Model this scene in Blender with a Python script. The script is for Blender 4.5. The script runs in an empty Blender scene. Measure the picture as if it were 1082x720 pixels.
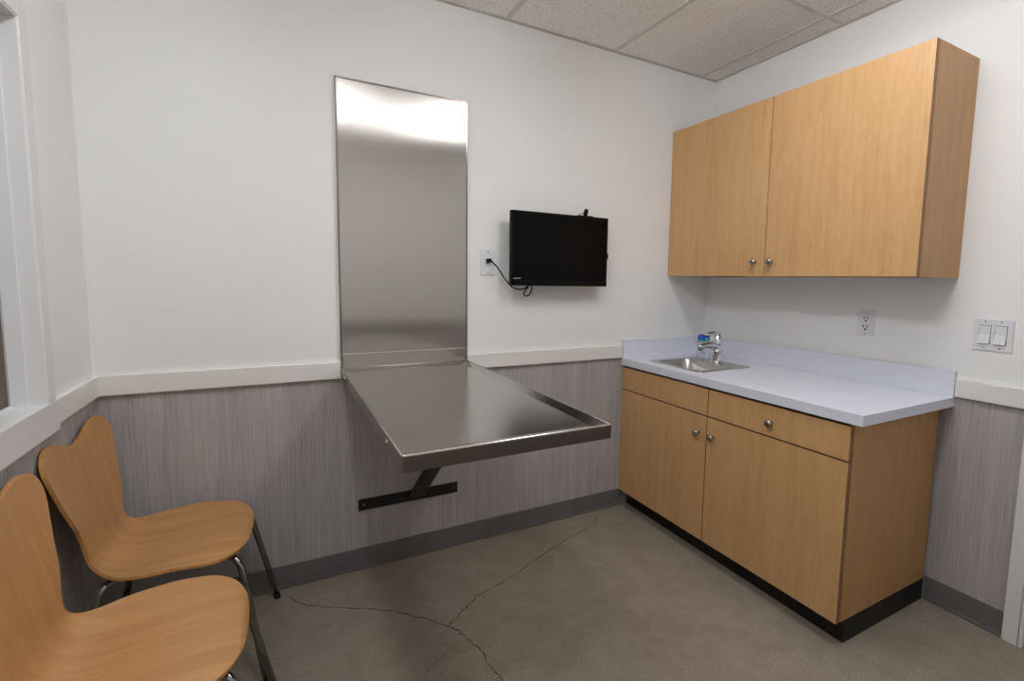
import bpy, bmesh, math, random
from mathutils import Vector, Matrix, Quaternion
random.seed(7)
SC = bpy.context.scene
COL = SC.collection
PI = math.pi

# ------------------------------------------------------------------ measures
XL, YF, H = -2.871, -2.55, 2.471          # left wall, wall behind the camera, ceiling
RAIL0, RAIL1, RT = 0.862, 0.931, 0.018    # chair rail
BASE = 0.098
CT = 0.858                                # countertop height

# ------------------------------------------------------------------ materials
def s2l(c):
    return tuple(((x / 12.92) if x <= 0.04045 else ((x + 0.055) / 1.055) ** 2.4) for x in c)

def rgb(r, g, b):
    return s2l((r / 255, g / 255, b / 255)) + (1.0,)

class NT:
    def __init__(self, name):
        self.m = bpy.data.materials.new(name)
        self.m.use_nodes = True
        self.t = self.m.node_tree
        self.b = self.t.nodes['Principled BSDF']
    def n(self, kind, **kw):
        nd = self.t.nodes.new(kind)
        for k, v in kw.items():
            if k in nd.inputs.keys():
                nd.inputs[k].default_value = v
            else:
                setattr(nd, k, v)
        return nd
    def l(self, a, b):
        self.t.links.new(a, b)
    def set(self, **kw):
        for k, v in kw.items():
            self.b.inputs[k.replace('_', ' ')].default_value = v
        return self
    def coords(self, scale, kind='Object', rot=(0, 0, 0)):
        tc = self.n('ShaderNodeTexCoord')
        mp = self.n('ShaderNodeMapping')
        mp.inputs['Scale'].default_value = scale
        mp.inputs['Rotation'].default_value = rot
        self.l(tc.outputs[kind], mp.inputs['Vector'])
        return mp.outputs['Vector']
    def noise(self, vec, scale, detail=4, rough=0.55, dist=0.0):
        nd = self.n('ShaderNodeTexNoise')
        nd.inputs['Scale'].default_value = scale
        nd.inputs['Detail'].default_value = detail
        nd.inputs['Roughness'].default_value = rough
        nd.inputs['Distortion'].default_value = dist
        self.l(vec, nd.inputs['Vector'])
        return nd.outputs['Fac']
    def ramp(self, fac, stops):
        r = self.n('ShaderNodeValToRGB')
        el = r.color_ramp.elements
        while len(el) < len(stops):
            el.new(0.5)
        for e, (p, c) in zip(el, stops):
            e.position = p
            e.color = c
        self.l(fac, r.inputs['Fac'])
        return r.outputs['Color']
    def mix(self, a, b, fac, mode='MIX'):
        m = self.n('ShaderNodeMix', data_type='RGBA', blend_type=mode)
        for sock, v in ((m.inputs[0], fac), (m.inputs[6], a), (m.inputs[7], b)):
            if hasattr(v, 'links'):
                self.l(v, sock)
            else:
                sock.default_value = v
        return m.outputs[2]
    def bump(self, fac, strength, dist=0.001):
        b = self.n('ShaderNodeBump')
        b.inputs['Strength'].default_value = strength
        b.inputs['Distance'].default_value = dist
        self.l(fac, b.inputs['Height'])
        self.l(b.outputs['Normal'], self.b.inputs['Normal'])
    def base(self, c):
        self.l(c, self.b.inputs['Base Color'])

M = {}

def plain(name, col, rough=0.5, metal=0.0, **kw):
    t = NT(name).set(Base_Color=col, Roughness=rough, Metallic=metal, **kw)
    v = t.noise(t.coords((1, 1, 1)), 60, 3)
    t.bump(v, 0.04, 0.0005)
    M[name] = t.m
    return t

def m_paint(name, col, rough=0.55):
    t = NT(name).set(Roughness=rough)
    v = t.coords((1, 1, 1))
    big = t.noise(v, 1.3, 3)
    t.base(t.ramp(big, [(0.3, tuple(x * 0.97 for x in col[:3]) + (1,)), (0.7, col)]))
    t.bump(t.noise(v, 260, 3), 0.12, 0.0006)
    M[name] = t.m

m_paint('wall_paint', rgb(238, 239, 237), 0.6)
m_paint('trim_paint', rgb(232, 231, 226), 0.38)
m_paint('frame_paint', rgb(226, 226, 225), 0.3)

# vinyl wall covering with fine vertical streaks
def m_vinyl(name, axis):
    t = NT(name).set(Roughness=0.55)
    sc = (1, 1, 0.018) if True else None
    v = t.coords(sc)
    a = t.noise(v, 160, 3, 0.6)
    b = t.noise(v, 420, 2, 0.6)
    c = t.noise(v, 24, 2)
    f = t.mix(t.mix(a, b, 0.5), c, 0.25)
    col = t.ramp(f, [(0.36, rgb(150, 146, 146)), (0.5, rgb(171, 167, 167)), (0.66, rgb(194, 190, 190))])
    t.base(col)
    t.bump(a, 0.15, 0.0006)
    M[name] = t.m
m_vinyl('vinyl', 0)

t = NT('base_rubber').set(Roughness=0.5)
v = t.coords((1, 1, 1))
t.base(t.ramp(t.noise(v, 3, 3), [(0.3, rgb(98, 97, 97)), (0.7, rgb(108, 107, 106))]))
M['base_rubber'] = t.m

# polished concrete
t = NT('concrete').set(Roughness=0.42)
v = t.coords((1, 1, 1))
big = t.ramp(t.noise(v, 1.6, 5, 0.6), [(0.3, rgb(132, 123, 108)), (0.52, rgb(150, 140, 125)), (0.72, rgb(163, 154, 140))])
mid = t.ramp(t.noise(v, 11, 6, 0.65, 0.4), [(0.3, rgb(128, 119, 105)), (0.7, rgb(164, 155, 140))])
spk = t.ramp(t.noise(v, 210, 2, 0.7), [(0.34, (0.25, 0.23, 0.2, 1)), (0.48, (1, 1, 1, 1)), (0.56, (1, 1, 1, 1)), (0.68, (1.6, 1.57, 1.5, 1))])
t.base(t.mix(t.mix(big, mid, 0.45), spk, 0.55, 'MULTIPLY'))
r = t.n('ShaderNodeMapRange')
r.inputs['To Min'].default_value = 0.3
r.inputs['To Max'].default_value = 0.5
t.l(t.noise(v, 6, 4), r.inputs['Value'])
t.l(r.outputs['Result'], t.b.inputs['Roughness'])
t.bump(t.noise(v, 90, 4), 0.05, 0.001)
M['concrete'] = t.m
plain('crack', rgb(66, 57, 46), 0.9)

# acoustic tile with pin holes
t = NT('acoustic_tile').set(Roughness=0.9)
v = t.coords((1, 1, 1))
vo = t.n('ShaderNodeTexVoronoi')
vo.inputs['Scale'].default_value = 95
vo.inputs['Randomness'].default_value = 1.0
t.l(v, vo.inputs['Vector'])
h1 = t.ramp(vo.outputs['Distance'], [(0.14, (0.42, 0.40, 0.37, 1)), (0.24, (1, 1, 1, 1))])
h2 = t.ramp(t.noise(v, 190, 3, 0.7), [(0.33, (0.55, 0.53, 0.5, 1)), (0.43, (1, 1, 1, 1))])
t.base(t.mix(rgb(248, 246, 242), t.mix(h1, h2, 1.0, 'MULTIPLY'), 1.0, 'MULTIPLY'))
t.bump(vo.outputs['Distance'], 0.3, 0.002)
M['acoustic_tile'] = t.m
plain('grid_paint', rgb(216, 213, 208), 0.6)
plain('wall_angle', rgb(196, 193, 187), 0.5)

# laminate wood: grain along z with soft cathedral figure
def m_wood(name, dark, mid, light, rough=0.38, coord='Object', scale=(1, 1, 1), seed=0.0, fig=0.5):
    t = NT(name).set(Roughness=rough)
    tc = t.n('ShaderNodeTexCoord')
    def mapped(sc):
        mp = t.n('ShaderNodeMapping')
        mp.inputs['Scale'].default_value = tuple(a * b for a, b in zip(sc, scale))
        mp.inputs['Location'].default_value = (seed, seed * 1.7, seed * 0.6)
        t.l(tc.outputs[coord], mp.inputs['Vector'])
        return mp.outputs['Vector']
    low = t.noise(mapped((1, 1, 0.22)), 7.0, 3, 0.5, 0.6)
    w = t.n('ShaderNodeMath', operation='MULTIPLY')
    w.inputs[1].default_value = 70
    t.l(low, w.inputs[0])
    s = t.n('ShaderNodeMath', operation='SINE')
    t.l(w.outputs[0], s.inputs[0])
    m = t.n('ShaderNodeMapRange')
    m.inputs['From Min'].default_value = -1
    t.l(s.outputs[0], m.inputs['Value'])
    fine = t.noise(mapped((1, 1, 0.03)), 230, 4, 0.6)
    flow = t.noise(mapped((1, 1, 0.08)), 22, 4, 0.6, 0.3)
    f = t.mix(t.mix(flow, m.outputs[0], 0.22 * fig), fine, 0.42)
    c = t.ramp(f, [(0.2, dark), (0.5, mid), (0.8, light)])
    t.base(c)
    t.bump(fine, 0.06, 0.0004)
    M[name] = t.m
    return t
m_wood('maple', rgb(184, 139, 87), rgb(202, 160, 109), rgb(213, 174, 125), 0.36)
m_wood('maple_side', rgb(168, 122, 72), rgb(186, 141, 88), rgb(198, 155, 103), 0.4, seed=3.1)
m_wood('maple_edge_shade', rgb(118, 82, 50), rgb(136, 98, 62), rgb(150, 112, 74), 0.45, seed=5.0)  # shade of the door gaps put into the edge and carcass colour
m_wood('shell_wood', rgb(164, 116, 66), rgb(188, 140, 87), rgb(205, 160, 107), 0.3, coord='UV', scale=(1, 1, 1), seed=1.3, fig=0.0)
m_wood('ply_edge', rgb(150, 98, 48), rgb(186, 136, 80), rgb(205, 160, 105), 0.5, seed=2.2)

# worktop laminate
t = NT('worktop').set(Roughness=0.33)
v = t.coords((1, 1, 1))
t.base(t.ramp(t.noise(v, 320, 3, 0.7), [(0.35, rgb(219, 222, 234)), (0.6, rgb(228, 232, 243))]))
M['worktop'] = t.m

# brushed steel
def m_steel(name, col, rough, aniso=0.0, stretch=(1, 1, 1), var=0.05, uv=False):
    t = NT(name).set(Base_Color=col, Metallic=1.0, Roughness=rough)
    v = t.coords(stretch, 'UV' if uv else 'Object')
    n1 = t.noise(v, 120, 3, 0.6)
    n2 = t.noise(t.coords((1, 1, 1)), 5, 4, 0.6)
    r = t.n('ShaderNodeMapRange')
    r.inputs['To Min'].default_value = rough - var
    r.inputs['To Max'].default_value = rough + var
    t.l(t.mix(n1, n2, 0.55), r.inputs['Value'])
    t.l(r.outputs['Result'], t.b.inputs['Roughness'])
    if aniso:
        t.b.inputs['Anisotropic'].default_value = aniso
        tg = t.n('ShaderNodeTangent', direction_type='UV_MAP')
        t.l(tg.outputs[0], t.b.inputs['Tangent'])
    M[name] = t.m
m_steel('steel_panel', rgb(190, 186, 180), 0.19, 1.0, (120, 1, 1), 0.03, True)
m_steel('steel_top', rgb(184, 180, 174), 0.2, 0.4, (120, 1, 1), 0.05, True)
m_steel('steel_edge', rgb(142, 134, 126), 0.2)
m_steel('steel_rim', rgb(214, 210, 204), 0.2)
m_steel('steel_sink', rgb(190, 188, 182), 0.25)
m_steel('satin_nickel', rgb(176, 170, 160), 0.22)
m_steel('chrome', rgb(226, 227, 230), 0.06, var=0.015)
m_steel('leg_chrome', rgb(150, 147, 143), 0.12, var=0.02)
plain('black_steel', rgb(20, 19, 18), 0.45)
plain('black_plastic', rgb(10, 10, 11), 0.4, **{'Specular_IOR_Level': 0.14})
plain('screen_glass', rgb(6, 6, 7), 0.25, **{'Specular_IOR_Level': 0.12})
plain('mark_grey', rgb(150, 152, 155), 0.5)
plain('rubber', rgb(24, 23, 22), 0.7)
plain('toe_black', rgb(10, 10, 10), 0.55)
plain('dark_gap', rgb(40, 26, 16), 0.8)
plain('gap_shade_grey', rgb(128, 128, 132), 0.6)
plain('white_plastic', rgb(226, 226, 230), 0.3)
plain('slot_black', rgb(18, 18, 18), 0.6)
plain('label_blue', rgb(22, 88, 190), 0.35)
plain('label_teal', rgb(48, 150, 180), 0.35)
plain('label_green', rgb(160, 205, 80), 0.35)
plain('label_white', rgb(215, 228, 240), 0.35)
plain('room_brown', rgb(120, 100, 80), 0.7)
t = plain('clear_plastic', rgb(240, 244, 246), 0.05)
t.b.inputs['Transmission Weight'].default_value = 1.0
t.b.inputs['IOR'].default_value = 1.35
t = plain('window_glass', (1, 1, 1, 1), 0.01)
t.b.inputs['Transmission Weight'].default_value = 1.0
t.b.inputs['IOR'].default_value = 1.1
t = NT('lamp_diffuser').set(Base_Color=(0.9, 0.9, 0.9, 1), Roughness=0.6)
t.b.inputs['Emission Color'].default_value = (1.0, 1.0, 1.04, 1)
t.b.inputs['Emission Strength'].default_value = 20.0
M['lamp_diffuser'] = t.m
M['lamp_diffuser_new'] = t.m.copy()
M['lamp_diffuser_new'].node_tree.nodes['Principled BSDF'].inputs['Emission Strength'].default_value = 24.0
t = NT('lamp_side_lens').set(Base_Color=(0.9, 0.9, 0.9, 1), Roughness=0.6)
t.b.inputs['Emission Color'].default_value = (1.0, 1.0, 1.04, 1)
t.b.inputs['Emission Strength'].default_value = 1.5
M['lamp_side_lens'] = t.m

# ------------------------------------------------------------------ mesh helpers
class MB:
    """collects shapes into one mesh"""
    def __init__(self):
        self.bm = bmesh.new()
    def _merge(self, b, mat):
        for f in b.faces:
            f.material_index = mat
        me = bpy.data.meshes.new('tmp')
        b.to_mesh(me)
        b.free()
        self.bm.from_mesh(me)
        bpy.data.meshes.remove(me)
    def box(self, a, b, bev=0.0, mat=0, seg=2):
        t = bmesh.new()
        bmesh.ops.create_cube(t, size=1.0)
        lo = [min(p, q) for p, q in zip(a, b)]
        hi = [max(p, q) for p, q in zip(a, b)]
        for v in t.verts:
            v.co = Vector([lo[i] + (v.co[i] + 0.5) * (hi[i] - lo[i]) for i in range(3)])
        if bev:
            bmesh.ops.bevel(t, geom=list(t.edges), offset=bev, segments=seg, affect='EDGES', profile=0.5)
        self._merge(t, mat)
        return self
    def sweep(self, pts, rad, n=14, mat=0, caps=True, flat=None):
        """tube along pts; rad a number or a list; flat squashes sideways (factor)"""
        pts = [Vector(p) for p in pts]
        rad = rad if isinstance(rad, (list, tuple)) else [rad] * len(pts)
        t = bmesh.new()
        rings = []
        prev = None
        for i, p in enumerate(pts):
            d = (pts[min(i + 1, len(pts) - 1)] - pts[max(i - 1, 0)]).normalized()
            if prev is None:
                up = Vector((0, 0, 1)) if abs(d.z) < 0.9 else Vector((0, 1, 0))
                x = d.cross(up).normalized()
            else:
                x = (prev - d * prev.dot(d)).normalized()
            prev = x
            y = d.cross(x).normalized()
            f = flat or 1.0
            rings.append([t.verts.new(p + (x * math.cos(a) * f + y * math.sin(a)) * rad[i])
                          for a in (2 * PI * k / n for k in range(n))])
        for r0, r1 in zip(rings, rings[1:]):
            for k in range(n):
                t.faces.new((r0[k], r0[(k + 1) % n], r1[(k + 1) % n], r1[k]))
        if caps:
            t.faces.new(rings[0][::-1])
            t.faces.new(rings[-1])
        for f in t.faces:
            f.smooth = True
        self._merge(t, mat)
        return self
    def lathe(self, prof, origin=(0, 0, 0), axis='z', n=28, mat=0, sx=1.0, sy=1.0):
        t = bmesh.new()
        rings = []
        for r, h in prof:
            ring = []
            for k in range(n):
                a = 2 * PI * k / n
                c, s = r * math.cos(a) * sx, r * math.sin(a) * sy
                p = {'z': (c, s, h), 'x': (h, c, s), 'y': (c, h, s)}[axis]
                ring.append(t.verts.new(Vector(p) + Vector(origin)))
            rings.append(ring)
        for r0, r1 in zip(rings, rings[1:]):
            for k in range(n):
                t.faces.new((r0[k], r0[(k + 1) % n], r1[(k + 1) % n], r1[k]))
        t.faces.new(rings[0][::-1])
        t.faces.new(rings[-1])
        for f in t.faces:
            f.smooth = True
        self._merge(t, mat)
        return self
    def prism(self, poly, vec, mat=0):
        t = bmesh.new()
        a = [t.verts.new(Vector(p)) for p in poly]
        b = [t.verts.new(Vector(p) + Vector(vec)) for p in poly]
        t.faces.new(a[::-1])
        t.faces.new(b)
        for i in range(len(a)):
            j = (i + 1) % len(a)
            t.faces.new((a[i], a[j], b[j], b[i]))
        self._merge(t, mat)
        return self
    def faces(self, verts, faces, mat=0, smooth=False):
        t = bmesh.new()
        vs = [t.verts.new(Vector(v)) for v in verts]
        for f in faces:
            fc = t.faces.new([vs[i] for i in f])
            fc.smooth = smooth
        self._merge(t, mat)
        return self
    def build(self, name, mats, parent=None, origin=None, uv=None):
        bm = self.bm
        bmesh.ops.recalc_face_normals(bm, faces=list(bm.faces))
        if origin is None:
            origin = parent.location if parent is not None else Vector((0, 0, 0))
            if parent is not None and parent.parent is not None:
                origin = Vector((0, 0, 0))
                q = parent
                while q is not None:
                    origin = origin + q.location
                    q = q.parent
        o3 = Vector(origin)
        for v in bm.verts:
            v.co -= o3
        if uv:
            lay = bm.loops.layers.uv.new('UVMap')
            for f in bm.faces:
                for lp in f.loops:
                    c = lp.vert.co
                    lp[lay].uv = (c.x + 0.3 * c.z + 0.4 * c.y * (uv == 'up'), c.y + 0.7 * c.z) if uv == 'flat' else (c.x + 0.4 * c.y, c.z + 0.6 * c.y)
        me = bpy.data.meshes.new(name)
        bm.to_mesh(me)
        bm.free()
        for m in (mats if isinstance(mats, (list, tuple)) else [mats]):
            me.materials.append(M[m])
        o = bpy.data.objects.new(name, me)
        COL.objects.link(o)
        if parent is not None:
            o.parent = parent
        else:
            o.location = o3
        return o

def smooth_by_angle(o, deg=35):
    for p in o.data.polygons:
        p.use_smooth = True
    e = o.data.edges
    bm = bmesh.new()
    bm.from_mesh(o.data)
    for ed in bm.edges:
        if len(ed.link_faces) == 2 and ed.calc_face_angle(0) > math.radians(deg):
            ed.smooth = False
    bm.to_mesh(o.data)
    bm.free()
    return o

def fillet(pts, r, n=7):
    pts = [Vector(p) for p in pts]
    rs = r if isinstance(r, (list, tuple)) else [r] * len(pts)
    out = [pts[0]]
    for i in range(1, len(pts) - 1):
        a, b, c = pts[i - 1], pts[i], pts[i + 1]
        u, w = (a - b), (c - b)
        d = min(rs[i], u.length * 0.48, w.length * 0.48)
        p0, p1 = b + u.normalized() * d, b + w.normalized() * d
        for k in range(n + 1):
            f = k / n
            out.append(p0 * (1 - f) ** 2 + b * 2 * f * (1 - f) + p1 * f * f)
    out.append(pts[-1])
    return out

def catmull(pts, n=8):
    pts = [Vector(p) for p in pts]
    P = [pts[0] * 2 - pts[1]] + pts + [pts[-1] * 2 - pts[-2]]
    out = []
    for i in range(1, len(P) - 2):
        a, b, c, d = P[i - 1:i + 3]
        for k in range(n):
            t = k / n
            out.append(0.5 * ((2 * b) + (c - a) * t + (2 * a - 5 * b + 4 * c - d) * t * t + (3 * b - a - 3 * c + d) * t ** 3))
    out.append(pts[-1])
    return out

def thing(name, label, cat, loc=(0, 0, 0), group=None):
    o = bpy.data.objects.new(name, None)
    o.empty_display_size = 0.1
    COL.objects.link(o)
    o.location = loc
    return tag(o, label, cat, group)

def tag(o, label, cat, group=None):
    o['label'] = label
    o['category'] = cat
    if group:
        o['group'] = group
    return o

def struct(o, label=None, cat=None):
    o['kind'] = 'structure'
    if label:
        o['label'] = label
    if cat:
        o['category'] = cat
    return o

# ------------------------------------------------------------------ room shell
T = 0.12
WIN = (-1.75, -0.425, 0.925, 1.915)     # window opening in the left wall: y0, y1, z0, z1
DOOR = (-2.47, -1.568, 2.05)            # doorway in the right wall: y0, y1, head
SPL = RAIL0 + 0.02                      # vinyl ends behind the chair rail

# cracks run over the slab as shallow dark ribbons belonging to the floor
CRACKS = [
    ([(-2.315, -0.06), (-2.244, -0.162), (-2.158, -0.219), (-2.11, -0.251), (-1.989, -0.326), (-1.885, -0.422), (-1.789, -0.53),
      (-1.758, -0.601), (-1.731, -0.692), (-1.726, -0.766), (-1.71, -0.855), (-1.69, -1.0), (-1.70, -1.25), (-1.66, -1.6)], 0.0042),
    ([(-1.789, -0.53), (-1.713, -0.468), (-1.629, -0.411), (-1.563, -0.392), (-1.433, -0.347), (-1.31, -0.287), (-1.147, -0.224),
      (-0.993, -0.17), (-0.88, -0.139), (-0.829, -0.083), (-0.828, -0.02)], 0.0036),
    ([(-0.891, -0.146), (-0.821, -0.19), (-0.714, -0.2), (-0.64, -0.16)], 0.0024),
    ([(-2.02, -0.79), (-1.93, -0.71), (-1.80, -0.63), (-1.758, -0.601)], 0.0014),
]
fl = MB().box((XL - T, YF - T, -0.1), (T, T, 0.0))
for pl, wd in CRACKS:
    base = catmull([(x, y, 0) for x, y in pl], 7)
    vs, fs = [], []
    for i, p in enumerate(base):
        d = (base[min(i + 1, len(base) - 1)] - base[max(i - 1, 0)]).normalized()
        nrm = Vector((-d.y, d.x, 0))
        jit = nrm * random.uniform(-0.004, 0.004)
        w = wd * random.uniform(0.45, 1.25) * 0.5
        vs += [p + jit + nrm * w + Vector((0, 0, 0.0005)), p + jit - nrm * w + Vector((0, 0, 0.0005))]
    fs = [(2 * i, 2 * i + 1, 2 * i + 3, 2 * i + 2) for i in range(len(base) - 1)]
    fl.faces(vs, fs, 1)
struct(fl.build('floor', ['concrete', 'crack']), 'polished grey brown concrete floor with branching hairline cracks', 'floor')

w = MB().box((XL - T, 0, SPL), (T, T, H + 0.1)).box((XL - T, 0, 0), (T, T, SPL), mat=1)
struct(w.build('wall_back', ['wall_paint', 'vinyl']), 'white back wall over grey streaked vinyl wainscot', 'wall')
w = MB().box((XL - T, YF - T, SPL), (T, YF, H + 0.1)).box((XL - T, YF - T, 0), (T, YF, SPL), mat=1)
struct(w.build('wall_front', ['wall_paint', 'vinyl']), 'white wall behind the camera over grey vinyl wainscot', 'wall')
y0, y1, z0, z1 = WIN
w = MB()
w.box((XL - 0.061, YF, 0), (XL, 0, SPL), mat=1)
w.box((XL - 0.061, YF, SPL), (XL, 0, z0)).box((XL - 0.061, YF, z1), (XL, 0, H + 0.1))
w.box((XL - 0.061, y1, z0), (XL, 0, z1)).box((XL - 0.061, YF, z0), (XL, y0, z1))
struct(w.build('wall_left', ['wall_paint', 'vinyl']), 'white left wall with a window opening over grey vinyl wainscot', 'wall')
d0, d1, dz = DOOR
w = MB()
w.box((0, d1, 0), (T, 0, SPL), mat=1).box((0, YF, 0), (T, d0, SPL), mat=1)
w.box((0, d1, SPL), (T, 0, H + 0.1)).box((0, YF, SPL), (T, d0, H + 0.1)).box((0, d0, dz), (T, d1, H + 0.1))
struct(w.build('wall_right', ['wall_paint', 'vinyl']), 'white right wall with a doorway over grey vinyl wainscot', 'wall')

# ceiling: tiles hung in a grid
GX = [-2.571, -1.961, -1.351, -0.741, -0.131]
GY = [-1.98, -0.76]
LIGHT_X = [(-2.571, -1.961), (-1.351, -0.741)]
c = MB().box((XL - T, YF - T, H + 0.06), (T, T, H + 0.16))
xs = [XL] + GX + [0]
ys = [YF] + GY + [0]
for i in range(len(xs) - 1):
    for j in range(len(ys) - 1):
        c.box((xs[i] + 0.001, ys[j] + 0.001, H + 0.002), (xs[i + 1] - 0.001, ys[j + 1] - 0.001, H + 0.018))
struct(c.build('ceiling', 'acoustic_tile'), 'suspended ceiling of speckled white acoustic tiles', 'ceiling')
g = MB()
for x in GX:
    g.box((x - 0.012, YF, H - 0.001), (x + 0.012, 0, H + 0.004), 0.0008)
for y in GY:
    g.box((XL, y - 0.012, H - 0.0012), (0, y + 0.012, H + 0.0038), 0.0008)
struct(g.build('trim_1', 'grid_paint'), 'white metal grid bars between the ceiling tiles', 'ceiling grid')
g = MB()
for a, b in (((XL, -0.016, H - 0.003), (0, 0, H + 0.002)), ((-0.016, YF, H - 0.003), (0, 0, H + 0.002)),
             ((XL, YF, H - 0.003), (XL + 0.016, 0, H + 0.002)), ((XL, YF, H - 0.003), (0, YF + 0.016, H + 0.002))):
    g.box(a, b, 0.0008)
struct(g.build('trim_2', 'wall_angle'), 'thin metal angle where the ceiling meets the walls', 'ceiling trim')

# chair rails
def rail(n, a, b, lab):
    struct(MB().box(a, b, 0.0018).build('trim_%d' % n, 'trim_paint'), lab, 'chair rail')
PX0, PX1 = -2.089, -1.541
rail(3, (XL, -RT, RAIL0), (PX0 - 0.0005, 0, RAIL1), 'white chair rail on the back wall left of the steel panel')
rail(4, (PX1 + 0.0005, -RT, RAIL0), (-0.636, 0, RAIL1), 'white chair rail on the back wall right of the steel panel')
rail(5, (XL, -0.378, RAIL0), (XL + RT, -RT, RAIL1), 'short white chair rail between window and back corner')
rail(6, (-RT, d1 + 0.046, RAIL0), (0, -1.312, RAIL1), 'white chair rail beside the counter on the right wall')
rail(7, (XL, YF, RAIL0), (0, YF + RT, RAIL1), 'white chair rail on the wall behind the camera')
rail(8, (XL, YF + RT, RAIL0), (XL + RT, -1.82, RAIL1), 'white chair rail on the left wall past the window')

# rubber baseboards, with butt joints
def base_run(axis, fixed, sgn, cuts):
    m = MB()
    for a, b in zip(cuts, cuts[1:]):
        a, b = a + 0.0005, b - 0.0005
        if axis == 'x':
            m.box((a, fixed, 0), (b, fixed + sgn * 0.006, BASE), 0.0015)
            m.box((a, fixed, 0), (b, fixed + sgn * 0.010, 0.012), 0.003)
        else:
            m.box((fixed, a, 0), (fixed + sgn * 0.006, b, BASE), 0.0015)
            m.box((fixed, a, 0), (fixed + sgn * 0.010, b, 0.012), 0.003)
    return m
struct(base_run('x', 0, -1, [XL, -1.425, -0.93, -0.602]).build('baseboard_back', 'base_rubber'), 'grey rubber baseboard along the back wall', 'baseboard')
struct(base_run('y', 0, -1, [d1 + 0.046, -1.2668]).build('baseboard_right', 'base_rubber'), 'grey rubber baseboard between cabinet and doorway', 'baseboard')
struct(base_run('y', XL, 1, [YF + 0.01, -0.011]).build('baseboard_left', 'base_rubber'), 'grey rubber baseboard along the left wall', 'baseboard')
struct(base_run('x', YF, 1, [XL, 0]).build('baseboard_front', 'base_rubber'), 'grey rubber baseboard behind the camera', 'baseboard')

# window in the left wall
XI = XL + RT
win = thing('window_1', 'white cased window in the left wall with a broad sill', 'window', (XL, (y0 + y1) / 2, z0))
win['kind'] = 'structure'
m = MB()
CW = 0.047
m.box((XL, y1, z0 + 0.004), (XI, y1 + CW, z1 + CW), 0.0015).box((XL, y0 - CW, z0 + 0.004), (XI, y0, z1 + CW), 0.0015)
m.box((XL, y0, z1), (XI, y1, z1 + CW), 0.0015)
m.build('casing', 'frame_paint', win)
m = MB()
JT = 0.006
for a, b in (((XL - 0.061, y1 - JT, z0), (XI - 0.002, y1, z1)), ((XL - 0.061, y0, z0), (XI - 0.002, y0 + JT, z1)), ((XL - 0.061, y0, z1 - JT), (XI - 0.002, y1, z1))):
    m.box(a, b, 0.002)
# stop bead set back inside the jamb
for a, b in (((XL - 0.054, y1 - JT - 0.006, z0), (XL - 0.018, y1 - JT, z1 - JT)), ((XL - 0.054, y0 + JT, z0), (XL - 0.018, y0 + JT + 0.006, z1 - JT)),
             ((XL - 0.054, y0 + JT, z1 - JT - 0.010), (XL - 0.018, y1 - JT, z1 - JT))):
    m.box(a, b, 0.0025)
m.build('jamb', 'frame_paint', win)
MB().box((XL - 0.061, y0, z0 - 0.022), (XL - 0.0004, y1, z0 + 0.0055), 0.0).build('sill', 'frame_paint', win)
MB().box((XL, y0 - CW - 0.012, 0.846), (XI + 0.001, y1 + CW + 0.012, z0 + 0.006), 0.0018).build('apron', 'frame_paint', win)
m = MB()
m.box((XL - 0.055, y0 + JT, z0), (XL - 0.047, y1 - JT, z0 + 0.012), 0.002).box((XL - 0.055, y0 + JT, z1 - JT - 0.012), (XL - 0.047, y1 - JT, z1 - JT), 0.002)
m.build('glazing_bead', 'frame_paint', win)
MB().box((XL - 0.060, y0 + JT + 0.0005, z0 + 0.006), (XL - 0.055, y1 - JT - 0.0005, z1 - JT - 0.001)).build('pane', 'window_glass', win)
struct(MB().box((-3.95, -2.7, -0.1), (-3.9, 0.12, 2.6)).box((-3.95, 0.12, -0.1), (XL - T - 0.001, 0.17, 2.6)).build('wall_outer', 'room_brown'), 'brown wall seen through the window', 'wall')

# doorway in the right wall
door = thing('door_1', 'white door frame at the right edge', 'door', (0, (d0 + d1) / 2, 0))
door['kind'] = 'structure'
m = MB()
DC = 0.044
m.box((-0.016, d1, 0), (0, d1 + DC, dz + DC), 0.002).box((-0.016, d0 - DC, 0), (0, d0, dz + DC), 0.002).box((-0.016, d0, dz), (0, d1, dz + DC), 0.002)
m.build('casing', 'frame_paint', door)
m = MB()
m.box((-0.011, d1 - 0.014, 0), (T, d1 - 0.001, dz), 0.002).box((-0.011, d0 + 0.001, 0), (T, d0 + 0.014, dz), 0.002).box((-0.011, d0, dz - 0.014), (T, d1, dz), 0.002)
m.box((0.05, d1 - 0.026, 0), (0.09, d1 - 0.014, dz - 0.014), 0.002).box((0.05, d0 + 0.014, 0), (0.09, d0 + 0.026, dz - 0.014), 0.002)
m.build('jamb', 'frame_paint', door)
m = MB().box((0.012, d0 + 0.016, 0.008), (0.050, d1 - 0.016, dz - 0.016), 0.002)
m.build('leaf', 'frame_paint', door)
m = MB().lathe([(0.026, 0.012), (0.026, 0.004), (0.011, 0.002), (0.011, -0.03), (0.026, -0.04), (0.028, -0.055), (0.018, -0.068)], (0, d0 + 0.09, 0.98), 'x')
m.build('door_knob', 'satin_nickel', door)

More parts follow.
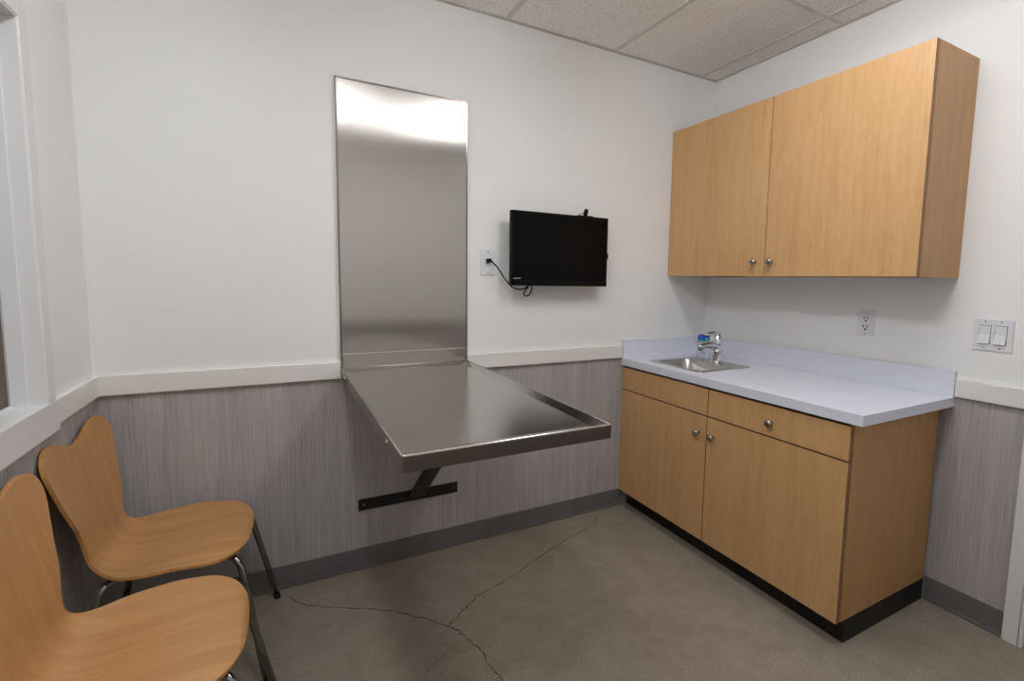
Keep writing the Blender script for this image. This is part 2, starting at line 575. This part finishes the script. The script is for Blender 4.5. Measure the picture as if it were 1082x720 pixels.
# ------------------------------------------------------------------ ceiling lights
LW, LD = 0.08, 0.085
for (a, b), lab in zip(LIGHT_X, ('long white ceiling light left of the table', 'long white ceiling light right of the table')):
    o = thing('ceiling_light', lab, 'ceiling light', ((a + b) / 2, (GY[0] + GY[1]) / 2, H))
    ya, yb = GY
    cx = (a + b) / 2
    MB().box((cx - 0.11, ya + 0.02, H - 0.022), (cx + 0.11, yb - 0.02, H - 0.0015), 0.003).build('housing', 'grid_paint', o)
    n = 14
    prof = [(cx + LW * math.cos(PI * k / n), H - 0.020 - LD * math.sin(PI * k / n) ** 0.8) for k in range(n + 1)]
    ka, kb = -1.73, -1.01
    m = MB().prism([(x, ka, z) for x, z in prof], (0, kb - ka, 0))
    m.build('diffuser', 'lamp_diffuser' if cx > -1.5 else 'lamp_diffuser_new', o)
    for sx in (-1, 1):
        m = MB().prism([(cx + sx * 0.112, ya + 0.03, H - 0.012), (cx + sx * 0.285, ya + 0.03, H - 0.004), (cx + sx * 0.285, ya + 0.03, H - 0.0015), (cx + sx * 0.112, ya + 0.03, H - 0.0015)], (0, yb - ya - 0.06, 0))
        m.build('side_lens', 'lamp_side_lens', o)
    for yy in (ka - 0.0148, kb):
        MB().prism([(cx + (x - cx) * 1.03, yy, H - 0.020 + (z - H + 0.020) * 1.05) for x, z in prof], (0, 0.0148, 0)).build('end_cap', 'grid_paint', o)

# ------------------------------------------------------------------ knobs
def knob(parent, x, y, z):
    m = MB().lathe([(0.0075, 0.0), (0.0065, -0.004), (0.0055, -0.012), (0.010, -0.017), (0.0155, -0.021), (0.0162, -0.025), (0.0135, -0.029), (0.007, -0.0315), (0.001, -0.032)], (x, y, z), 'x', 24)
    return m.build('knob', 'satin_nickel', parent)

def edge_faces(o):
    for p in o.data.polygons:
        if abs(p.normal.x) < 0.8:
            p.material_index = 1
    return o

# ------------------------------------------------------------------ wall cabinet
UD, UL, UZ0, UZ1, UM = 0.317, 1.283, 1.3212, 2.1327, -0.6504
cab = thing('wall_cabinet', 'maple wall cabinet with two doors hung high on the right wall', 'cabinet', (-0.15, -UL / 2, UZ0))
m = MB()
bx = -UD + 0.023
m.box((bx, -0.018, UZ0), (0, -0.0005, UZ1), 0.0006)
m.box((bx, -UL + 0.018, UZ0 + 0.001), (0, -0.018, UZ0 + 0.019)).box((bx, -UL + 0.018, UZ1 - 0.019), (0, -0.018, UZ1 - 0.001))
m.box((-0.008, -UL + 0.018, UZ0 + 0.019), (0, -0.018, UZ1 - 0.019))
m.box((bx, UM - 0.009, UZ0 + 0.019), (-0.008, UM + 0.009, UZ1 - 0.019))
m.build('carcass', 'maple_edge_shade', cab)
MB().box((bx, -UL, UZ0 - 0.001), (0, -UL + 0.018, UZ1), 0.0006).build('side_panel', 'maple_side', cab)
for ya, yb, ky in ((UM + 0.0015, -0.003, UM + 0.0485), (-UL + 0.0005, UM - 0.0015, UM - 0.040)):
    m = MB().box((-UD, ya, UZ0), (-UD + 0.019, yb, UZ1), 0.0009)
    d = edge_faces(m.build('door', ['maple', 'maple_edge_shade'], cab))
    knob(d, -UD, ky, 1.388)
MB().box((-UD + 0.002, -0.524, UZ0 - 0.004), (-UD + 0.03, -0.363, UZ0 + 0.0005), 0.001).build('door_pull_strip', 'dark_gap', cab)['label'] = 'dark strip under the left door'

# ------------------------------------------------------------------ base cabinet
BD, BL, BK, BT = 0.624, 1.2696, 0.0949, 0.819
base = thing('base_cabinet', 'maple base cabinet with two doors and a drawer on a black plinth', 'cabinet', (-0.3, -BL / 2, 0))
bx = -BD + 0.023
m = MB()
m.box((bx, -0.018, BK), (-0.004, -0.0005, BT), 0.0006)
m.box((bx, -BL + 0.018, BK), (-0.004, -0.018, BK + 0.018))
m.box((-0.012, -BL + 0.018, BK + 0.018), (-0.004, -0.018, BT))
m.box((bx, -BL + 0.018, BT - 0.09), (bx + 0.018, -0.018, BT - 0.012))
m.box((bx, -0.646, BK + 0.018), (-0.15, -0.628, BT - 0.2))
m.build('carcass', 'maple_edge_shade', base)
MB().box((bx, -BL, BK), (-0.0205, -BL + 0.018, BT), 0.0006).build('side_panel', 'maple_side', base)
MB().box((-0.564, -BL + 0.004, 0), (-0.012, -0.001, BK), 0.001).build('plinth', 'toe_black', base)
DZ, MY = 0.684, -0.638
FT = 0.808
for nm, ya, yb, za, zb, k in (('door', MY + 0.002, -0.003, BK, DZ - 0.003, (-0.592, 0.598)),
                              ('door', -BL + 0.0005, MY - 0.002, BK, DZ - 0.003, (-0.678, 0.598)),
                              ('drawer_front', MY + 0.002, -0.003, DZ + 0.0025, FT, None),
                              ('drawer_front', -BL + 0.0005, MY - 0.002, DZ + 0.0025, FT, (-0.966, 0.742))):
    m = MB().box((-BD, ya, za), (-BD + 0.019, yb, zb), 0.0009)
    d = edge_faces(m.build(nm, ['maple', 'maple_edge_shade'], base))
    if k:
        knob(d, -BD, k[0], k[1])

# ------------------------------------------------------------------ worktop with sink cut-out
CD, CL, CTH = 0.633, 1.3099, 0.038
SX0, SX1, SY0, SY1 = -0.556, -0.196, -0.518, -0.142     # sink rim
BX0, BX1, BY0, BY1 = -0.532, -0.296, -0.492, -0.166     # bowl opening
top = thing('countertop', 'white laminate countertop with low splashback on the base cabinet', 'countertop', (-0.3, -CL / 2, CT - CTH))
hx0, hx1, hy0, hy1 = SX0 + 0.012, SX1 - 0.012, SY0 + 0.012, SY1 - 0.012
m = MB()
def ring_slab(m, o, h, z0, z1):
    vs = []
    for z in (z0, z1):
        vs += [(o[0], o[1], z), (o[2], o[1], z), (o[2], o[3], z), (o[0], o[3], z),
               (h[0], h[1], z), (h[2], h[1], z), (h[2], h[3], z), (h[0], h[3], z)]
    fs = []
    for k in range(4):
        j = (k + 1) % 4
        fs += [(k, j, 4 + j, 4 + k), (8 + k, 8 + j, 12 + j, 12 + k), (k, j, 8 + j, 8 + k), (4 + k, 4 + j, 12 + j, 12 + k)]
    m.faces(vs, fs)
ring_slab(m, (-CD, -CL, 0 - 0.0005, -0.0005), (hx0, hy0, hx1, hy1), CT - CTH, CT)
sl = m.build('slab', 'worktop', top)
bv = sl.modifiers.new('edge', 'BEVEL')
bv.width = 0.0012
bv.segments = 2
bv.limit_method = 'ANGLE'
SPH = 0.103
MB().box((-0.019, -CL, CT), (-0.0005, -0.0005, CT + SPH), 0.0012).build('splashback', 'worktop', top)
MB().box((-CD, -0.019, CT), (-0.0195, -0.0005, CT + SPH), 0.0012).build('splashback', 'worktop', top)

# ------------------------------------------------------------------ sink
def rrect(x0, x1, y0, y1, r, n=6):
    pts = []
    for cx, cy, a0 in ((x1 - r, y1 - r, 0), (x0 + r, y1 - r, PI / 2), (x0 + r, y0 + r, PI), (x1 - r, y0 + r, 1.5 * PI)):
        for k in range(n + 1):
            a = a0 + (PI / 2) * k / n
            pts.append((cx + r * math.cos(a), cy + r * math.sin(a)))
    return pts
snk = thing('sink', 'small square stainless steel sink set into the white countertop', 'sink', ((SX0 + SX1) / 2, (SY0 + SY1) / 2, CT))
def loops(ls):
    n = len(ls[0][0])
    vs, fs = [], []
    for pts, z in ls:
        vs += [(x, y, z) for x, y in pts]
    for i in range(len(ls) - 1):
        for k in range(n):
            j = (k + 1) % n
            fs.append((i * n + k, i * n + j, (i + 1) * n + j, (i + 1) * n + k))
    return vs, fs
inset = lambda d, r: rrect(BX0 + d, BX1 - d, BY0 + d, BY1 - d, r)
L0 = [(rrect(SX0, SX1, SY0, SY1, 0.012), CT + 0.0004), (rrect(SX0 + 0.002, SX1 - 0.002, SY0 + 0.002, SY1 - 0.002, 0.011), CT + 0.004),
      (rrect(SX0 + 0.007, SX1 - 0.007, SY0 + 0.007, SY1 - 0.007, 0.010), CT + 0.0045), (inset(-0.006, 0.05), CT + 0.003),
      (inset(0.0, 0.046), CT + 0.0015)]
vs, fs = loops(L0)
m = MB().faces(vs, fs, smooth=True)
smooth_by_angle(m.build('rim', 'steel_sink', snk), 50)
L1 = [(inset(0.0, 0.046), CT + 0.0015), (inset(0.003, 0.046), CT - 0.004), (inset(0.008, 0.046), CT - 0.09), (inset(0.014, 0.046), CT - 0.118), (inset(0.03, 0.046), CT - 0.134),
      (inset(0.06, 0.03), CT - 0.138), (inset(0.10, 0.012), CT - 0.140)]
vs, fs = loops(L1)
n = len(L1[0][0])
fs.append(tuple(range((len(L1) - 1) * n, len(L1) * n)))
m = MB().faces(vs, fs, smooth=True)
smooth_by_angle(m.build('bowl', 'steel_sink', snk), 60)
m = MB().lathe([(0.040, -0.1395), (0.040, -0.137), (0.034, -0.1365), (0.028, -0.139), (0.006, -0.139), (0.006, -0.134), (0.001, -0.133)],
               ((BX0 + BX1) / 2, (BY0 + BY1) / 2, CT))
m.build('drain', 'chrome', snk)

# ------------------------------------------------------------------ faucet
FX, FY, FZ = -0.243, -0.33, CT + 0.0035
fau = thing('faucet', 'chrome single lever faucet on the back ledge of the sink', 'faucet', (FX, FY, FZ))
m = MB().lathe([(0.036, 0.0), (0.036, 0.003), (0.034, 0.005), (0.030, 0.006)], (FX, FY, FZ))
m.build('base_flange', 'chrome', fau)
path = catmull([(FX, FY, FZ + 0.004), (FX, FY, FZ + 0.04), (FX - 0.002, FY, FZ + 0.072), (FX - 0.018, FY, FZ + 0.088), (FX - 0.050, FY, FZ + 0.094), (FX - 0.095, FY, FZ + 0.093), (FX - 0.134, FY, FZ + 0.088)], 5)
rr = []
for i in range(len(path)):
    f = i / (len(path) - 1)
    rr.append(0.034 - 0.004 * min(1, f / 0.35) - 0.0165 * max(0, min(1, (f - 0.3) / 0.6)))
m = MB().sweep(path, rr, 20)
m.build('spout', 'chrome', fau)
m = MB().lathe([(0.010, 0.0), (0.010, -0.010), (0.007, -0.0105)], (FX - 0.124, FY, FZ + 0.079))
m.build('aerator', 'black_steel', fau)
lev = MB().lathe([(0.031, 0.096), (0.031, 0.104), (0.029, 0.122), (0.024, 0.142), (0.012, 0.155), (0.001, 0.158)], (FX, FY, FZ))
lev.sweep(catmull([(FX + 0.012, FY, FZ + 0.150), (FX - 0.02, FY, FZ + 0.158), (FX - 0.06, FY, FZ + 0.156), (FX - 0.09, FY, FZ + 0.152)], 5), [0.012 - 0.0003 * k for k in range(16)], 14, flat=1.35)
lev.build('lever', 'chrome', fau)

# ------------------------------------------------------------------ soap bottle behind the faucet
BO = (-0.196, -0.188, CT + 0.0038)
bot = thing('soap_bottle', 'clear plastic soap bottle with blue and green label behind the faucet', 'bottle', BO)
prof = [(0.036, 0.0), (0.039, 0.003), (0.040, 0.02), (0.040, 0.1225), (0.036, 0.127), (0.030, 0.128)]
MB().lathe(prof, BO, sx=1.0, sy=0.6).build('bottle_body', 'clear_plastic', bot)
MB().lathe([(0.030, 0.128), (0.030, 0.1315), (0.027, 0.1325)], BO, sx=1, sy=0.8).build('bottle_cap', 'label_blue', bot)
def band(za, zb, mat, k=0.0):
    return [(0.0404 + k, za), (0.0406 + k, za + 0.0005), (0.0406 + k, zb - 0.0005), (0.0404 + k, zb)]
lb = MB()
for za, zb, mi in ((0.089, 0.096, 2), (0.096, 0.105, 1), (0.105, 0.123, 0)):
    lb.lathe(band(za, min(zb, 0.1225), 0), BO, sx=1.0, sy=0.6, mat=mi)
lb.box((BO[0] - 0.012, BO[1] - 0.0252, BO[2] + 0.108), (BO[0] + 0.008, BO[1] - 0.0235, BO[2] + 0.112), mat=3)
lb.build('bottle_label', ['label_blue', 'label_teal', 'label_green', 'label_white'], bot)

# ------------------------------------------------------------------ steel exam table
TZ, TL = 0.906, 1.1577
tab = thing('exam_table', 'wall mounted stainless steel exam table with tall steel back panel', 'table', ((PX0 + PX1) / 2, 0, 0))
PT = 2.070
m = MB().box((PX0 + 0.001, -0.014, TZ - 0.02), (PX1 - 0.001, -0.0005, PT), 0.0012)
m.build('back_panel', 'steel_panel', tab, uv='up')
m = MB()
for a, b in (((PX0, -0.0155, TZ), (PX0 + 0.007, -0.0005, PT + 0.001)), ((PX1 - 0.007, -0.0155, TZ), (PX1, -0.0005, PT + 0.001)), ((PX0, -0.0155, PT - 0.006), (PX1, -0.0005, PT + 0.001))):
    m.box(a, b, 0.0012)
m.build('panel_edge', 'steel_edge', tab)
m = MB().box((PX0 + 0.007, -0.0175, TZ - 0.012), (PX1 - 0.007, -0.014, 0.964), 0.001)
m.sweep([(PX0 + 0.004, -0.0185, TZ - 0.002), (PX1 - 0.004, -0.0185, TZ - 0.002)], 0.0026, 10)
m.build('hinge_flange', 'steel_panel', tab, uv='up')
# tray top: rim, sloped marine edge, recessed flat
AP = 0.040
x0, x1, ya, yb = PX0, PX1, -TL, -0.018
def rect(d, z, dy=None):
    return [(x0 + d, ya + d, z), (x1 - d, ya + d, z), (x1 - d, yb - (d if dy is None else dy), z), (x0 + d, yb - (d if dy is None else dy), z)]
rings = [rect(0.003, TZ - AP, 0.0), rect(0.0015, TZ - AP + 0.001, 0.0), rect(0.0, TZ - 0.002, 0.0), rect(0.0006, TZ - 0.0006, 0.0), rect(0.002, TZ, 0.0), rect(0.005, TZ - 0.0004, 0.0), rect(0.038, TZ - 0.0085, 0.0), rect(0.042, TZ - 0.009, 0.0)]
vs, fs = [], []
for r_ in rings:
    vs += r_
for i in range(len(rings) - 1):
    for k in range(4):
        j = (k + 1) % 4
        fs.append((i * 4 + k, i * 4 + j, (i + 1) * 4 + j, (i + 1) * 4 + k))
e = (len(rings) - 1) * 4
fs = fs[4 * 4:]
fs.append((e, e + 1, e + 2, e + 3))
# folded return under the apron
vs2 = rect(0.003, TZ - AP, 0.0) + rect(0.022, TZ - AP, 0.0) + rect(0.022, TZ - AP + 0.002, 0.0)
vs_top = list(vs)
m = MB().faces(vs, fs)
ttop = m.build('tabletop', 'steel_top', tab, uv='flat')
fs = []
for i in range(4):
    for k in (0, 1, 3):
        j = (k + 1) % 4
        fs.append((i * 4 + k, i * 4 + j, (i + 1) * 4 + j, (i + 1) * 4 + k))
vs, n0 = list(vs_top[:20]), 20
vs += vs2
for i in range(2):
    for k in range(4):
        j = (k + 1) % 4
        fs.append((n0 + i * 4 + k, n0 + i * 4 + j, n0 + (i + 1) * 4 + j, n0 + (i + 1) * 4 + k))
ttop2 = MB().faces(vs, fs).build('apron', 'steel_edge', tab)
MB().box((x0 + 0.012, ya + 0.012, TZ - 0.026), (x1 - 0.012, yb, TZ - 0.0125)).build('core_board', 'black_steel', tab)
rp = fillet([(x0 + 0.0025, yb - 0.002, TZ - 0.0022), (x0 + 0.0025, ya + 0.0025, TZ - 0.0022), (x1 - 0.0025, ya + 0.0025, TZ - 0.0022), (x1 - 0.0025, yb - 0.002, TZ - 0.0022)], 0.004, 4)
MB().sweep(rp, 0.0032, 12).build('rolled_rim', 'steel_rim', tab)
for yy in (-0.996, -0.165):
    MB().lathe([(0.0055, 0.0), (0.0055, -0.0015), (0.003, -0.003), (0.0005, -0.0034)], (PX0, yy, 0.889), 'x', 14).build('bolt', 'chrome', ttop2)
# black support bracket
wb = MB().box((-2.031, -0.007, 0.2690), (-1.585, -0.0004, 0.3190), 0.0008).build('wall_mount_bar', 'black_steel', tab)
for xx in (-2.0085, -1.6045):
    MB().lathe([(0.0045, -0.007), (0.0045, -0.0088), (0.002, -0.0094), (0.0004, -0.0095)], (xx, 0, 0.2945), 'y', 14).build('screw', 'satin_nickel', wb)
bw = 0.036
bcx = -1.783
p0, p1 = Vector((bcx, -0.006, 0.285)), Vector((bcx, -0.70, 0.868))
d = (p1 - p0).normalized()
nrm = Vector((0, d.z, -d.y)).normalized() * 0.005
poly = [p0 + nrm, p0 - nrm, p1 - nrm, p1 + nrm]
poly[0].y = min(poly[0].y, -0.006)
m = MB().prism([q + Vector((-bw, 0, 0)) for q in poly], (2 * bw, 0, 0))
m.build('brace', 'black_steel', tab)
MB().box((bcx - bw, -0.80, 0.8725), (bcx + bw, -0.64, 0.8795), 0.0008).build('brace_plate', 'black_steel', tab)

# ------------------------------------------------------------------ television on the wall
VX0, VX1, VZ0, VZ1, VY = -1.3585, -0.8185, 1.2570, 1.6045, -0.10
tv = thing('television', 'black flat television mounted on the white back wall', 'television', ((VX0 + VX1) / 2, 0, VZ0))
m = MB().box((VX0, VY + 0.004, VZ0), (VX1, VY + 0.028, VZ1), 0.003)
m.box((VX0 + 0.06, VY + 0.026, VZ0 + 0.03), (VX1 - 0.06, VY + 0.056, VZ1 - 0.09), 0.008)
m.build('housing', 'black_plastic', tv)
m = MB()
bz = 0.013
m.box((VX0, VY, VZ0), (VX1, VY + 0.005, VZ0 + 0.024), 0.0014).box((VX0, VY, VZ1 - bz), (VX1, VY + 0.005, VZ1), 0.0014)
m.box((VX0, VY, VZ0), (VX0 + bz, VY + 0.005, VZ1), 0.0014).box((VX1 - bz, VY, VZ0), (VX1, VY + 0.005, VZ1), 0.0014)
m.build('bezel', 'black_plastic', tv)
MB().box((VX0 + bz - 0.001, VY + 0.0018, VZ0 + 0.023), (VX1 - bz + 0.001, VY + 0.004, VZ1 - bz + 0.001)).build('screen', 'screen_glass', tv)
m = MB()
for k in range(7):
    xx = VX0 + 0.010 + k * 0.0058
    m.box((xx, VY - 0.0008, VZ0 + 0.0315), (xx + 0.0040, VY + 0.0005, VZ0 + 0.0375))
m.build('maker_mark', 'mark_grey', tv)['label'] = 'small pale mark on the lower left bezel'
m = MB().box((-1.18, -0.010, 1.33), (-1.00, 0.0, 1.53), 0.002)
m.box((-1.115, -0.046, 1.40), (-1.065, -0.008, 1.46), 0.003)
m.build('wall_bracket', 'black_steel', tv)
m = MB().box((-0.994, -0.092, 1.6040), (-0.905, -0.080, 1.6095), 0.0015)
m.sweep([(-0.951, -0.086, 1.606), (-0.9475, -0.086, 1.622), (-0.943, -0.086, 1.641)], [0.0085, 0.0125, 0.0095], 14)
m.sweep(catmull([(-0.990, -0.086, 1.608), (-0.980, -0.086, 1.617), (-0.966, -0.086, 1.619), (-0.953, -0.086, 1.616)], 5), 0.0016, 8)
m.build('top_clip', 'black_plastic', tv)
m = MB().box((-0.8195, -0.092, 1.402), (-0.806, -0.078, 1.424), 0.002)
m.sweep(catmull([(-0.818, -0.085, 1.429), (-0.810, -0.085, 1.432), (-0.808, -0.085, 1.424)], 4), 0.0014, 8)
m.sweep(catmull([(-0.808, -0.085, 1.404), (-0.810, -0.085, 1.393), (-0.818, -0.085, 1.392)], 4), 0.0018, 8)
m.build('side_clip', 'black_plastic', tv)

# outlet plates
def outlet_plate(name_loc, along, face, label, group=None, sockets=(0.0195, -0.0195)):
    """along/out: unit vectors of the plate's width and outward normal"""
    u, nv = Vector(along), Vector(face)
    c = Vector(name_loc)
    o = thing('outlet', label, 'outlet', c, group)
    def bx(m, ua, ub, za, zb, na, nb, bev=0.0, mat=0):
        p = c + u * ua + nv * na + Vector((0, 0, za))
        q = c + u * ub + nv * nb + Vector((0, 0, zb))
        m.box(p, q, bev, mat)
    m = MB()
    bx(m, -0.037, 0.037, -0.059, 0.059, 0.0, 0.006, 0.0022)
    m.build('plate', 'white_plastic', o)
    for zc in sockets:
        m = MB()
        bx(m, -0.0165, 0.0165, zc - 0.0145, zc + 0.0145, 0.005, 0.0075, 0.0015)
        s = m.build('socket', 'white_plastic', o)
        m = MB()
        bx(m, -0.0105, -0.0055, zc - 0.001, zc + 0.0085, 0.0065, 0.0082)
        bx(m, 0.0055, 0.0100, zc - 0.001, zc + 0.0085, 0.0065, 0.0082)
        bx(m, -0.0042, 0.0042, zc - 0.0125, zc - 0.0055, 0.0065, 0.0082)
        m.build('slots', 'slot_black', s)
    for zc in (0.048, -0.048):
        m = MB()
        bx(m, -0.0028, 0.0028, zc - 0.0028, zc + 0.0028, 0.005, 0.0068, 0.0008)
        m.build('screw', 'satin_nickel', o)
    return o
outlet_plate((-1.437, 0, 1.363), (1, 0, 0), (0, -1, 0), 'white outlet left of the television with a cord plugged in', sockets=(0.0075,))
outlet_plate((0, -0.957, 1.1195), (0, -1, 0), (-1, 0, 0), 'white duplex outlet above the countertop splashback')

# power cord
cord = thing('power_cord', 'black power cord looping from outlet to television', 'cord', (-1.437, -0.03, 1.37))
pts = [(-1.437, -0.018, 1.371), (-1.428, -0.03, 1.368), (-1.406, -0.048, 1.340), (-1.372, -0.058, 1.288), (-1.338, -0.062, 1.252), (-1.301, -0.062, 1.2385), (-1.262, -0.060, 1.247), (-1.238, -0.058, 1.270)]
m = MB().sweep(catmull(pts, 8), 0.0033, 10)
m.sweep(catmull([(-1.232, -0.062, 1.275), (-1.234, -0.066, 1.240), (-1.247, -0.067, 1.213), (-1.266, -0.067, 1.207), (-1.275, -0.066, 1.219), (-1.262, -0.065, 1.240), (-1.240, -0.062, 1.266)], 8), 0.0033, 10)
m.build('cable', 'black_plastic', cord)
m = MB().box((-1.4475, -0.030, 1.3625), (-1.4265, -0.0084, 1.3805), 0.003)
m.build('plug', 'black_plastic', cord)

# double rocker switch
SWY, SWZ = -1.4055, 1.1125
sw = thing('light_switch', 'white double rocker switch on the right wall near the doorway', 'switch', (0, SWY, SWZ))
MB().box((-0.006, SWY - 0.059, SWZ - 0.059), (0, SWY + 0.059, SWZ + 0.059), 0.0022).build('plate', 'white_plastic', sw)
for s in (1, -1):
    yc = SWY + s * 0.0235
    MB().box((-0.0068, yc - 0.0185, SWZ - 0.0355), (-0.004, yc + 0.0185, SWZ + 0.0355), 0.0006).build('rocker_frame', 'gap_shade_grey', sw)  # grey paints in the gap around the rocker and its shadow below
    # rocker tilted: the lower end stands proud
    z0_, z1_ = SWZ - 0.033, SWZ + 0.033
    m = MB().prism([(-0.005, yc - 0.0165, z0_), (-0.0155, yc - 0.0165, z0_), (-0.0078, yc - 0.0165, SWZ + 0.002), (-0.0085, yc - 0.0165, z1_), (-0.005, yc - 0.0165, z1_)], (0, 0.033, 0))
    m.build('rocker', 'white_plastic', sw)
    for zc in (0.0485, -0.0485):
        MB().lathe([(0.003, -0.005), (0.003, -0.0066), (0.001, -0.0068)], (0, yc, SWZ + zc), 'x', 12).build('screw', 'satin_nickel', sw)

# ------------------------------------------------------------------ chairs
PROF = [(.229, .418, .228), (.216, .428, .228), (.17, .436, .229), (.08, .436, .231), (0, .431, .229), (-.055, .428, .219), (-.095, .429, .196),
        (-.128, .440, .168), (-.149, .463, .151), (-.160, .50, .151), (-.172, .56, .167), (-.189, .64, .195), (-.203, .72, .222), (-.214, .78, .235), (-.224, .85, .235)]
def shell_mesh():
    line = catmull(PROF, 10)              # x, z, halfwidth as a 3-vector
    L = [0.0]
    for a, b in zip(line, line[1:]):
        L.append(L[-1] + math.hypot(b[0] - a[0], b[1] - a[1]))
    def at(s):
        s = max(0, min(L[-1], s))
        for i in range(len(L) - 1):
            if s <= L[i + 1] + 1e-9:
                f = (s - L[i]) / max(1e-9, L[i + 1] - L[i])
                return line[i].lerp(line[i + 1], f)
        return line[-1]
    # arc length where z reaches a height on the back
    def s_at_z(z):
        for i in range(len(line) - 1, 0, -1):
            if line[i - 1][1] <= z <= line[i][1]:
                f = (z - line[i - 1][1]) / max(1e-9, line[i][1] - line[i - 1][1])
                return L[i - 1] + f * (L[i] - L[i - 1])
        return L[-1]
    def ztop(u):
        a = abs(u)
        dip = 0.775
        if a <= 0.68:
            f = a / 0.68
            f = f * f * (3 - 2 * f)
            return dip + 0.042 * f
        f = (a - 0.68) / 0.32
        return dip + 0.042 - 0.075 * (1 - math.sqrt(max(0, 1 - f ** 2.2)))
    NU, NV = 44, 90
    bm = bmesh.new()
    uvl = bm.loops.layers.uv.new('UVMap')
    grid, info = [], {}
    for i in range(NU + 1):
        u = math.sin((i / NU - 0.5) * PI)
        s0 = 0.125 * (1 - (max(0.0, 1 - abs(u) ** 2.3)) ** (1 / 2.3))
        s1 = s_at_z(ztop(u))
        row = []
        for j in range(NV + 1):
            s = s0 + (s1 - s0) * j / NV
            x, z, hw = at(s)
            y = u * hw
            back = max(0, min(1, (z - 0.46) / 0.12))
            x += back * 0.014 * abs(u) ** 2.2                         # back wraps the sitter
            z += (1 - back) * 0.012 * abs(u) ** 3 * (1 if x < 0.05 else max(0, 1 - (x - 0.05) / 0.12))
            z -= (1 - back) * 0.006 * math.exp(-((x + 0.02) / 0.12) ** 2) * (1 - u * u)   # seat hollow
            v = bm.verts.new((x, y, z))
            info[v] = (y, s)
            row.append(v)
        grid.append(row)
    for i in range(NU):
        for j in range(NV):
            f = bm.faces.new((grid[i][j], grid[i + 1][j], grid[i + 1][j + 1], grid[i][j + 1]))
            f.smooth = True
            for lp in f.loops:
                y, s = info[lp.vert]
                lp[uvl].uv = (y, s)
    bmesh.ops.recalc_face_normals(bm, faces=list(bm.faces))
    up = sum((f.normal.z for f in bm.faces))
    if up < 0:
        bmesh.ops.reverse_faces(bm, faces=list(bm.faces))
    me = bpy.data.meshes.new('shell')
    bm.to_mesh(me)
    bm.free()
    me.materials.append(M['shell_wood'])
    me.materials.append(M['ply_edge'])
    return me
# the UV grain runs along v: swap axes so the wood texture's long axis follows it
nt = M['shell_wood'].node_tree
for nd in nt.nodes:
    if nd.type == 'MAPPING':
        sx, sy, sz = nd.inputs['Scale'].default_value
        nd.inputs['Scale'].default_value = (sx, sz, sy)
SHELL = shell_mesh()

def chair(label, loc, rot):
    o = thing('side_chair', label, 'chair', loc, 'moulded plywood chairs along the left wall')
    s = bpy.data.objects.new('shell', SHELL)
    COL.objects.link(s)
    s.parent = o
    sd = s.modifiers.new('ply', 'SOLIDIFY')
    sd.thickness = 0.0095
    sd.offset = -1
    sd.material_offset_rim = 1
    bv = s.modifiers.new('round', 'BEVEL')
    bv.width = 0.0022
    bv.segments = 2
    bv.limit_method = 'ANGLE'
    bv.angle_limit = math.radians(50)
    z0 = 0.4085
    for sy in (1, -1):
        for front in (True, False):
            if front:
                path = [(0.0, 0.03 * sy, z0), (0.10, 0.085 * sy, z0), (0.205, 0.158 * sy, z0 + 0.002), (0.278, 0.243 * sy, 0.006)]
            else:
                path = [(-0.02, 0.03 * sy, z0 - 0.001), (-0.07, 0.11 * sy, z0 - 0.002), (-0.125, 0.180 * sy, z0 - 0.006), (-0.215, 0.235 * sy, 0.006)]
            pp = fillet(path, [0, 0.04, 0.055, 0])
            leg = MB().sweep(pp, 0.0102, 14)
            lg = leg.build('leg', 'leg_chrome', o, origin=(0, 0, 0))
            q, qq = Vector(pp[-1]), Vector(pp[-2])
            d = (qq - q).normalized()
            MB().sweep([q - d * 0.0055, q + d * 0.018], 0.0118, 14).build('foot_cap', 'rubber', lg, origin=(0, 0, 0))
    m = MB().lathe([(0.075, z0 - 0.012), (0.082, z0 - 0.008), (0.082, z0 + 0.006), (0.07, z0 + 0.010)], (0, 0, 0))
    m.build('hub_plate', 'black_steel', o, origin=(0, 0, 0))
    o.rotation_euler.z = rot
    return o
chair('moulded plywood chair with chrome legs in the back corner', (-2.638, -0.285, 0), math.radians(-3))
chair('moulded plywood chair with chrome legs nearest the camera under the window', (-2.627, -0.825, 0), math.radians(0))

# ------------------------------------------------------------------ world, camera, output look
wd = bpy.data.worlds.new('world')
SC.world = wd
wd.use_nodes = True
wd.node_tree.nodes['Background'].inputs[0].default_value = (0.9, 0.95, 1, 1)
wd.node_tree.nodes['Background'].inputs[1].default_value = 1.0

W_, H_ = 1082, 720
f, yaw, pitch, roll = 519.94, 0.5046, -0.0958, 0.0181
px, py = 39.298, -13.614
cd = bpy.data.cameras.new('camera')
cam = bpy.data.objects.new('camera', cd)
COL.objects.link(cam)
fw = Vector((math.sin(yaw), math.cos(yaw), 0))
rt = Vector((math.cos(yaw), -math.sin(yaw), 0))
up = Vector((0, 0, 1))
f2 = fw * math.cos(pitch) + up * math.sin(pitch)
u2 = -fw * math.sin(pitch) + up * math.cos(pitch)
r3 = rt * math.cos(roll) + u2 * math.sin(roll)
u3 = -rt * math.sin(roll) + u2 * math.cos(roll)
mt = Matrix((r3, u3, -f2)).transposed().to_4x4()
mt.translation = Vector((-2.3099, -2.1961, 1.2841))
cam.matrix_world = mt
cd.sensor_fit = 'HORIZONTAL'
cd.sensor_width = 36
cd.lens = f / W_ * 36
cd.shift_x = -px / W_
cd.shift_y = py / W_
cd.clip_start = 0.02
SC.camera = cam
SC.cycles.use_denoising = True
SC.cycles.max_bounces = 10
SC.cycles.diffuse_bounces = 6
SC.cycles.sample_clamp_indirect = 6
vs = SC.view_settings
vs.view_transform = 'Standard'
vs.look = 'None'
vs.gamma = 1
vs.exposure = 0.03
vs.use_curve_mapping = False
